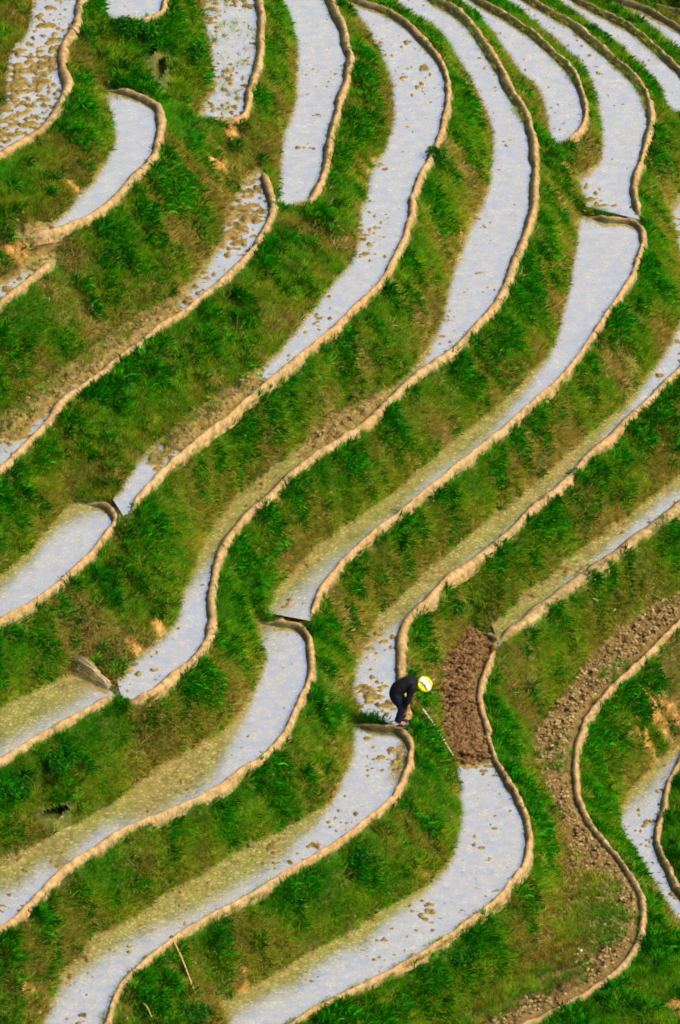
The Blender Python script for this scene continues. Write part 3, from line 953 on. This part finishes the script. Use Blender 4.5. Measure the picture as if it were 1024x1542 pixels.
def shrub(px, py, rx, rz, n_leaves, label, tone=.4):
    q = on_ground(px, py)
    root = empty('shrub', q)
    tag(root, label, 'shrub', 'dark shrubs on the banks')
    V, F, A = [], [], []
    lobes = [(random.uniform(-.6, .6) * rx, random.uniform(-.5, .5) * rx, random.uniform(.25, .8) * rz, random.uniform(.4, .65)) for _ in range(7)]
    for _ in range(n_leaves):
        lx, ly, lz, lr = random.choice(lobes)
        d = Vector((random.gauss(0, 1), random.gauss(0, 1), random.gauss(0, 1))).normalized() * random.uniform(.5, 1) ** .5 * lr
        c = Vector((lx + d.x * rx * .8, ly + d.y * rx * .8, max(.01, lz + d.z * rz * .6)))
        u = Vector((random.gauss(0, 1), random.gauss(0, 1), random.gauss(-.2, .7))).normalized()
        s = u.cross(Vector((random.gauss(0, 1), random.gauss(0, 1), random.gauss(0, 1)))).normalized()
        L, W = random.uniform(.05, .11), random.uniform(.010, .022)
        k = len(V)
        V += [c - s * W * .3, c + u * L * .5 + s * W, c + u * L, c + u * L * .5 - s * W]
        F.append((k, k + 1, k + 2, k + 3))
        A += [min(1, max(0, random.gauss(tone, .25)))] * 4
    o = mesh_obj('foliage', V, F, M_LEAF, root, smooth=False)
    float_attr(o.data, 'leaf_tone', A)
    V, F = [], []
    for lx, ly, lz, lr in lobes:
        k = len(V)
        tip = Vector((lx, ly, lz))
        for a in range(4):
            V.append((.012 * math.cos(a * 1.57), .012 * math.sin(a * 1.57), -.1))
        V.append(tip)
        F += [(k + a, k + (a + 1) % 4, k + 4) for a in range(4)]
    mesh_obj('stem', V, F, M_STEM, root)


shrub(205, 62, .62, .62, 2600, 'largest dark bush, in the hollow above the short hooked paddy', .45)
shrub(284, 92, .45, .5, 1600, 'dark bush right of the shaded hole beside the weedy paddy', .5)
shrub(700, 1452, .50, .42, 1500, 'round dark bush at the bottom beside the dry clod field', .35)
shrub(22, 1205, .42, .45, 1300, 'dark bush at the left edge above the earth hole', .4)
shrub(75, 1165, .45, .45, 1400, 'dark bush just above the earth hole in the bank', .3)
shrub(300, 1540, .60, .45, 1700, 'dark bush at the bottom edge below the leaning bamboo pole', .35)
shrub(540, 1300, .34, .36, 900, 'dark bush on the bank between the two lowest bright paddies', .3)
shrub(590, 655, .30, .3, 800, 'small round dark bush on the bank at the picture centre', .3)
shrub(660, 245, .32, .4, 900, 'dark bush under the reddish bend of the thin bund', .3)
shrub(680, 925, .36, .35, 1000, 'dark bush just above the brown tilled plot', .4)

# ------------------------------------------------------------------ poles, straw, twigs
def stick_mat(name, a, b_):
    m, n, b = mat(name)
    n.links.new(ramp(n, noise_tex(n, 14, 4), [(.3, a), (.7, b_)]), b.inputs['Base Color'])
    b.inputs['Roughness'].default_value = .6
    return m


M_BAMBOO = stick_mat('bamboo', (.24, .13, .03), (.40, .24, .07))
M_PALE = stick_mat('pale_wood', (.30, .29, .20), (.48, .46, .36))
M_STRAW = stick_mat('straw', (.30, .21, .08), (.58, .44, .22))


def tube(pts, radii, sides=8):
    V, F = [], []
    for q, (p, r) in enumerate(zip(pts, radii)):
        p = Vector(p)
        t = (Vector(pts[min(q + 1, len(pts) - 1)]) - Vector(pts[max(q - 1, 0)])).normalized()
        u = t.cross(Vector((.3, .2, 1))).normalized()
        v = t.cross(u)
        for a in range(sides):
            an = 2 * math.pi * a / sides
            V.append(p + (u * math.cos(an) + v * math.sin(an)) * r)
    for q in range(len(pts) - 1):
        for a in range(sides):
            b_ = (a + 1) % sides
            F.append((q * sides + a, q * sides + b_, (q + 1) * sides + b_, (q + 1) * sides + a))
    F += [tuple(range(sides - 1, -1, -1)), tuple((len(pts) - 1) * sides + a for a in range(sides))]
    return V, F


def pole(name, a, b_, r, m, label, cat, lift=.05, nodes=True):
    A, Bq = Vector(on_ground(*a)), Vector(on_ground(*b_))
    A.z += lift
    Bq.z += lift
    pts, rad = [], []
    for s in range(25):
        t = s / 24
        pts.append((A.lerp(Bq, t) + Vector((.012 * math.sin(t * 5), 0, .02 * math.sin(t * 3.14)))) - A)
        rad.append(r * (1.1 - .35 * t) * (1.22 if nodes and s % 5 == 2 else 1))
    o = mesh_obj(name, *tube(pts, rad), m)
    o.location = A
    tag(o, label, cat)


pole('bamboo_pole', (262, 1426), (296, 1506), .021, M_BAMBOO, 'orange-tan bamboo pole lying down the grass bank at the lower left', 'pole', .12)
pole('wooden_pole', (636, 1080), (683, 1150), .020, M_PALE, 'thin pale wooden pole lying on the grass below the person', 'pole', .22, False)
pole('bamboo_stub', (216, 1518), (230, 1540), .018, M_BAMBOO, 'short tan stick in the grass at the bottom left', 'stick', .12)
pole('dead_branch', (894, 908), (914, 926), .018, M_PALE, 'small pale dead branch on the bank below the thickest bund', 'branch', .12, False)


def rock(px, py, r, label):
    q = on_ground(px, py)
    bm = bmesh.new()
    bmesh.ops.create_icosphere(bm, subdivisions=2, radius=r)
    for v in bm.verts:
        v.co *= 1 + .3 * mnoise.noise(v.co * 9 + Vector((px, py, 0)))
        v.co.z *= .8
    me = bpy.data.meshes.new('stone')
    bm.to_mesh(me)
    bm.free()
    me.materials.append(M_PALE)
    o = bpy.data.objects.new('stone', me)
    o.location = (q[0], q[1], q[2] + r * .4 + .03)
    col.objects.link(o)
    tag(o, label, 'stone', 'pale stones')


rock(923, 921, .07, 'pale rounded stone beside the small dead branch')
rock(875, 1434, .04, 'larger white stone among the clods at the lower right')
rock(868, 1423, .03, 'smaller white stone among the clods at the lower right')

# straw bundle laid across the paddy end
A, Bq = Vector(at(118, 990, PAD['P9']['z'] + .30)), Vector(at(164, 1030, PAD['P9']['z'] + .12))
root = empty('straw_bundle', A)
tag(root, 'pale bundle of straw laid across the end of the left paddy', 'straw bundle')
V, F = [], []
axis = Bq - A
perp = axis.cross(Vector((0, 0, 1))).normalized()
for _ in range(110):
    t0, t1 = random.uniform(-.05, .25), random.uniform(.7, 1.04)
    o1, o2 = random.gauss(0, .045), random.gauss(0, .025)
    h1, h2 = random.uniform(-.10, .08), random.uniform(-.10, .05)
    pts = [axis * t0 + perp * o1 * 1.3 + Vector((0, 0, h1)), axis * .5 + perp * (o1 + o2) * .6 + Vector((0, 0, (h1 + h2) * .4 + .03)), axis * t1 + perp * o2 + Vector((0, 0, h2))]
    v, f = tube(pts, [.006, .008, .006], 4)
    k = len(V)
    V += v
    F += [tuple(q + k for q in fc) for fc in f]
mesh_obj('stalks', V, F, M_STRAW, root)
tp = [axis * .62 + perp * .085 * math.cos(a) + Vector((0, 0, .085 * math.sin(a) - .01)) for a in np.linspace(0, 2 * math.pi, 14)]
mesh_obj('tie', *tube(tp, [.012] * 14, 5), M_BAMBOO, root)

# ------------------------------------------------------------------ the person bending on the bund
def plain(name, c, rough=.8):
    m, n, b = mat(name)
    d = tuple(x * .6 for x in c)
    n.links.new(ramp(n, noise_tex(n, 25, 4), [(.35, d), (.65, c)]), b.inputs['Base Color'])
    b.inputs['Roughness'].default_value = rough
    b.inputs['Specular IOR Level'].default_value = .15
    return m


M_SKIN = plain('skin', (.34, .14, .06), .55)
M_BLACK = plain('black_cloth', (.004, .004, .006))
M_NAVY = plain('navy_cloth', (.005, .006, .020))
M_YEL = plain('yellow_cloth', (.82, .68, .02))
M_WHITE = plain('white_cloth', (.75, .73, .70))
M_HAIR = plain('hair', (.012, .009, .008), .5)
M_SANDAL = plain('sandal_rubber', (.02, .010, .006))


def skin_obj(name, verts, edges, radii, m, parent, rootv=0, sub=2):
    me = bpy.data.meshes.new(name)
    me.from_pydata(verts, edges, [])
    me.materials.append(m)
    o = bpy.data.objects.new(name, me)
    col.objects.link(o)
    o.parent = parent
    s = o.modifiers.new('skin', 'SKIN')
    s.use_smooth_shade = True
    for i_, r in enumerate(radii):
        me.skin_vertices[0].data[i_].radius = r if isinstance(r, tuple) else (r, r)
        me.skin_vertices[0].data[i_].use_root = i_ == rootv
    if sub:
        s2 = o.modifiers.new('sub', 'SUBSURF')
        s2.levels = s2.render_levels = sub
    return o


foot = at(605, 1089, PAD['P15']['z'] + .15)
PRS = empty('person', foot)
tag(PRS, 'person in black clothes and a yellow and white headscarf, bending down on the mud bund', 'person')
# frame: x to the right of the picture (the way the person faces), y away from the camera, z up; feet at 0
hip = (-.13, .04, .80)
J = {}
bv, be, br = [], [], []


def jn(name, co, r, link=None):
    J[name] = len(bv)
    bv.append(co)
    br.append(r)
    if link:
        be.append((J[link], J[name]))


jn('pelvis', hip, (.13, .15))
jn('rump', (-.22, .035, .72), .10, 'pelvis')
jn('waist', (.00, .06, .93), (.11, .13), 'pelvis')
jn('chest', (.17, .08, 1.02), (.13, .16), 'waist')
jn('neck0', (.30, .09, 1.01), .075, 'chest')
jn('neck', (.36, .09, .99), .05, 'neck0')
jn('head0', (.43, .09, .97), .085, 'neck')
jn('head1', (.50, .09, .94), .098, 'head0')
jn('head2', (.56, .09, .91), .07, 'head1')
for s, nm in ((-1, 'n'), (1, 'f')):
    jn('hipj' + nm, (-.12, .04 + s * .10, .74), .10, 'pelvis')
    jn('knee' + nm, (.03 + .03 * s, .02 + s * .11, .43), .068, 'hipj' + nm)
    jn('ankle' + nm, (-.04 + .05 * s, .0 + s * .11, .085), .04, 'knee' + nm)
    jn('toe' + nm, (.12 + .05 * s, -.02 + s * .12, .03), .032, 'ankle' + nm)
    jn('sh' + nm, (.24, .09 + s * .19, .98), .062, 'chest')
    jn('elb' + nm, (.16 + .02 * s, .05 + s * .22, .70), .045, 'sh' + nm)
    jn('wr' + nm, (.10 + .05 * s, -.02 + s * .10, .47), .030, 'elb' + nm)
    jn('palm' + nm, (.10 + .05 * s, -.03 + s * .08, .39), (.042, .022), 'wr' + nm)
    for k, (dx, L) in enumerate(((-.028, .075), (-.010, .088), (.010, .082), (.027, .065))):
        bx_, by_, bz_ = .10 + .05 * s + dx, -.03 + s * .08, .36
        jn(f'f{nm}{k}a', (bx_, by_, bz_), .0095, 'palm' + nm)
        jn(f'f{nm}{k}b', (bx_ + dx * .1, by_ - .012, bz_ - L * .5), .009, f'f{nm}{k}a')
        jn(f'f{nm}{k}c', (bx_, by_ - .035, bz_ - L * .9), .008, f'f{nm}{k}b')
    jn(f't{nm}a', (.10 + .05 * s - .045, -.045 + s * .08, .405), .011, 'palm' + nm)
    jn(f't{nm}b', (.10 + .05 * s - .060, -.065 + s * .08, .365), .009, f't{nm}a')
skin_obj('body', bv, be, br, M_SKIN, PRS)


def part_of(names, edges, grow, m, nm, extra=None):
    ids = {q: t for t, q in enumerate(names)}
    vv = [bv[J[q]] for q in names]
    rr = []
    for q in names:
        r = br[J[q]]
        g = grow.get(q, .022)
        rr.append((r[0] + g, r[1] + g) if isinstance(r, tuple) else (r + g, r + g))
    ee = [(ids[a], ids[b_]) for a, b_ in edges]
    return skin_obj(nm, vv, ee, rr, m, PRS)




def loft(pts, radii, sides=18, dents=.03, seed=0):
    """Rings of unequal half axes (across the bend, sideways) along a path, closed at both ends."""
    P = np.array(pts, float)
    # smooth resampling of path and radii together
    Q = np.hstack([P, np.array(radii, float)])
    QQ = np.vstack([2 * Q[0] - Q[1], Q, 2 * Q[-1] - Q[-2]])
    out = []
    for i_ in range(1, len(QQ) - 2):
        p0, p1, p2, p3 = QQ[i_ - 1:i_ + 3]
        for t in np.linspace(0, 1, 5, endpoint=False):
            out.append(.5 * (2 * p1 + (p2 - p0) * t + (2 * p0 - 5 * p1 + 4 * p2 - p3) * t * t + (3 * p1 - p0 - 3 * p2 + p3) * t ** 3))
    out.append(Q[-1])
    out = np.array(out)
    V, F = [], []
    for q, r in enumerate(out):
        t = Vector(out[min(q + 1, len(out) - 1)][:3] - out[max(q - 1, 0)][:3]).normalized()
        side = Vector((0, 1, 0))
        side = (side - t * side.dot(t)).normalized()
        nrm = t.cross(side)
        for a in range(sides):
            an = 2 * math.pi * a / sides
            d = nrm * math.cos(an) * r[3] + side * math.sin(an) * r[4]
            k = 1 + dents * 2 * mnoise.noise(Vector((an * 1.4 + seed, q * .35, seed)))
            V.append(Vector(r[:3]) + d * k)
    for q in range(len(out) - 1):
        for a in range(sides):
            c = (a + 1) % sides
            F.append((q * sides + a, q * sides + c, (q + 1) * sides + c, (q + 1) * sides + a))
    F += [tuple(range(sides - 1, -1, -1)), tuple((len(out) - 1) * sides + a for a in range(sides))]
    return V, F


jk = mesh_obj('jacket', *loft([(-.05, .03, .56), (-.10, .033, .66), (-.12, .036, .76), (-.07, .045, .87), (.05, .06, .955), (.19, .08, 1.01), (.30, .09, 1.02), (.36, .09, 1.0)],
                              [(.15, .18), (.165, .20), (.17, .205), (.17, .195), (.165, .19), (.14, .20), (.085, .14), (.055, .065)]), M_BLACK, PRS)
for s_, nm in ((-1, 'n'), (1, 'f')):
    a, e, w_ = (np.array(bv[J[q + nm]]) for q in ('sh', 'elb', 'wr'))
    mesh_obj('sleeve', *loft([a + [-.02, -.05 * s_, .03], a, (a + e) / 2, e, (e + w_) / 2, w_ + [0, 0, .03]], [(.08, .08), (.095, .09), (.082, .078), (.072, .07), (.066, .064), (.064, .062)], 14, .05, s_ * 3), M_BLACK, jk)
for s_, nm in ((-1, 'n'), (1, 'f')):
    a, e, w_ = (np.array(bv[J[q + nm]]) for q in ('hipj', 'knee', 'ankle'))
    mesh_obj('trouser_leg', *loft([a + [0, -.04 * s_, .08], a, (a + e) / 2, e, (e + w_) / 2, w_ + [0, 0, .02]], [(.10, .09), (.135, .12), (.115, .105), (.095, .09), (.085, .08), (.08, .075)], 14, .05, s_ * 5), M_NAVY, PRS)


def blob(name, co, r, sc, m, parent, rot=(0, 0, 0), sub=3):
    bm = bmesh.new()
    bmesh.ops.create_icosphere(bm, subdivisions=sub, radius=r)
    for v in bm.verts:
        v.co *= 1 + .05 * mnoise.noise(v.co * 20)
        v.co = Vector((v.co.x * sc[0], v.co.y * sc[1], v.co.z * sc[2]))
    me = bpy.data.meshes.new(name)
    bm.to_mesh(me)
    bm.free()
    me.materials.append(m)
    for p in me.polygons:
        p.use_smooth = True
    o = bpy.data.objects.new(name, me)
    o.location = co
    o.rotation_euler = rot
    col.objects.link(o)
    o.parent = parent
    return o


# the headscarf: a thick yellow roll wound round the head, white crown cloth inside, the hair knot showing in the middle
hd = empty('headscarf', (.51, .09, .955))
hd.parent = PRS
hd.rotation_euler = (R(38), R(28), 0)
ring = [(.125 * math.cos(a), .135 * math.sin(a), .012 * math.sin(3 * a)) for a in np.linspace(0, 2 * math.pi, 33)]
mesh_obj('yellow_roll', *tube(ring, [.052 + .003 * math.sin(q * 1.1) for q in range(33)], 10), M_YEL, hd)
blob('yellow_crown', (0, 0, .015), .12, (1, 1.05, .5), M_YEL, hd)
band = [(-.135 + .27 * t, .045 - .11 * t + .02 * math.sin(6 * t), .055 + .055 * math.sin(math.pi * t)) for t in np.linspace(0, 1, 15)]
mesh_obj('white_band', *loft(band, [(.014, .062 + .012 * math.sin(q * 1.3)) for q in range(15)], 12, .06, 2), M_WHITE, hd)
fold = [(-.12 + .20 * t, .075 - .03 * t, .05 + .045 * math.sin(math.pi * t)) for t in np.linspace(0, 1, 9)]
mesh_obj('white_band', *loft(fold, [(.016, .03)] * 9, 10, .06, 5), M_WHITE, hd)
blob('hair_knot', (.045, .055, .07), .034, (1.2, .7, .8), M_HAIR, hd)
blob('hair', (.46, .09, .95), .075, (1.1, 1, .8), M_HAIR, PRS)
for s, nm in ((-1, 'n'), (1, 'f')):
    a = bv[J['toe' + nm]]
    blob('sandal', (a[0] - .07, a[1], .012), .14, (1, .38, .14), M_SANDAL, PRS)
for s in (-1, 1):
    blob('ear', (.46, .09 + s * .10, .93), .026, (.8, .4, 1.2), M_SKIN, PRS, sub=2)
    blob('eye', (.535, .09 + s * .035, .845), .013, (1, 1, 1), M_WHITE, PRS, sub=2)
blob('nose', (.55, .09, .83), .02, (1, .8, 1), M_SKIN, PRS, sub=2)
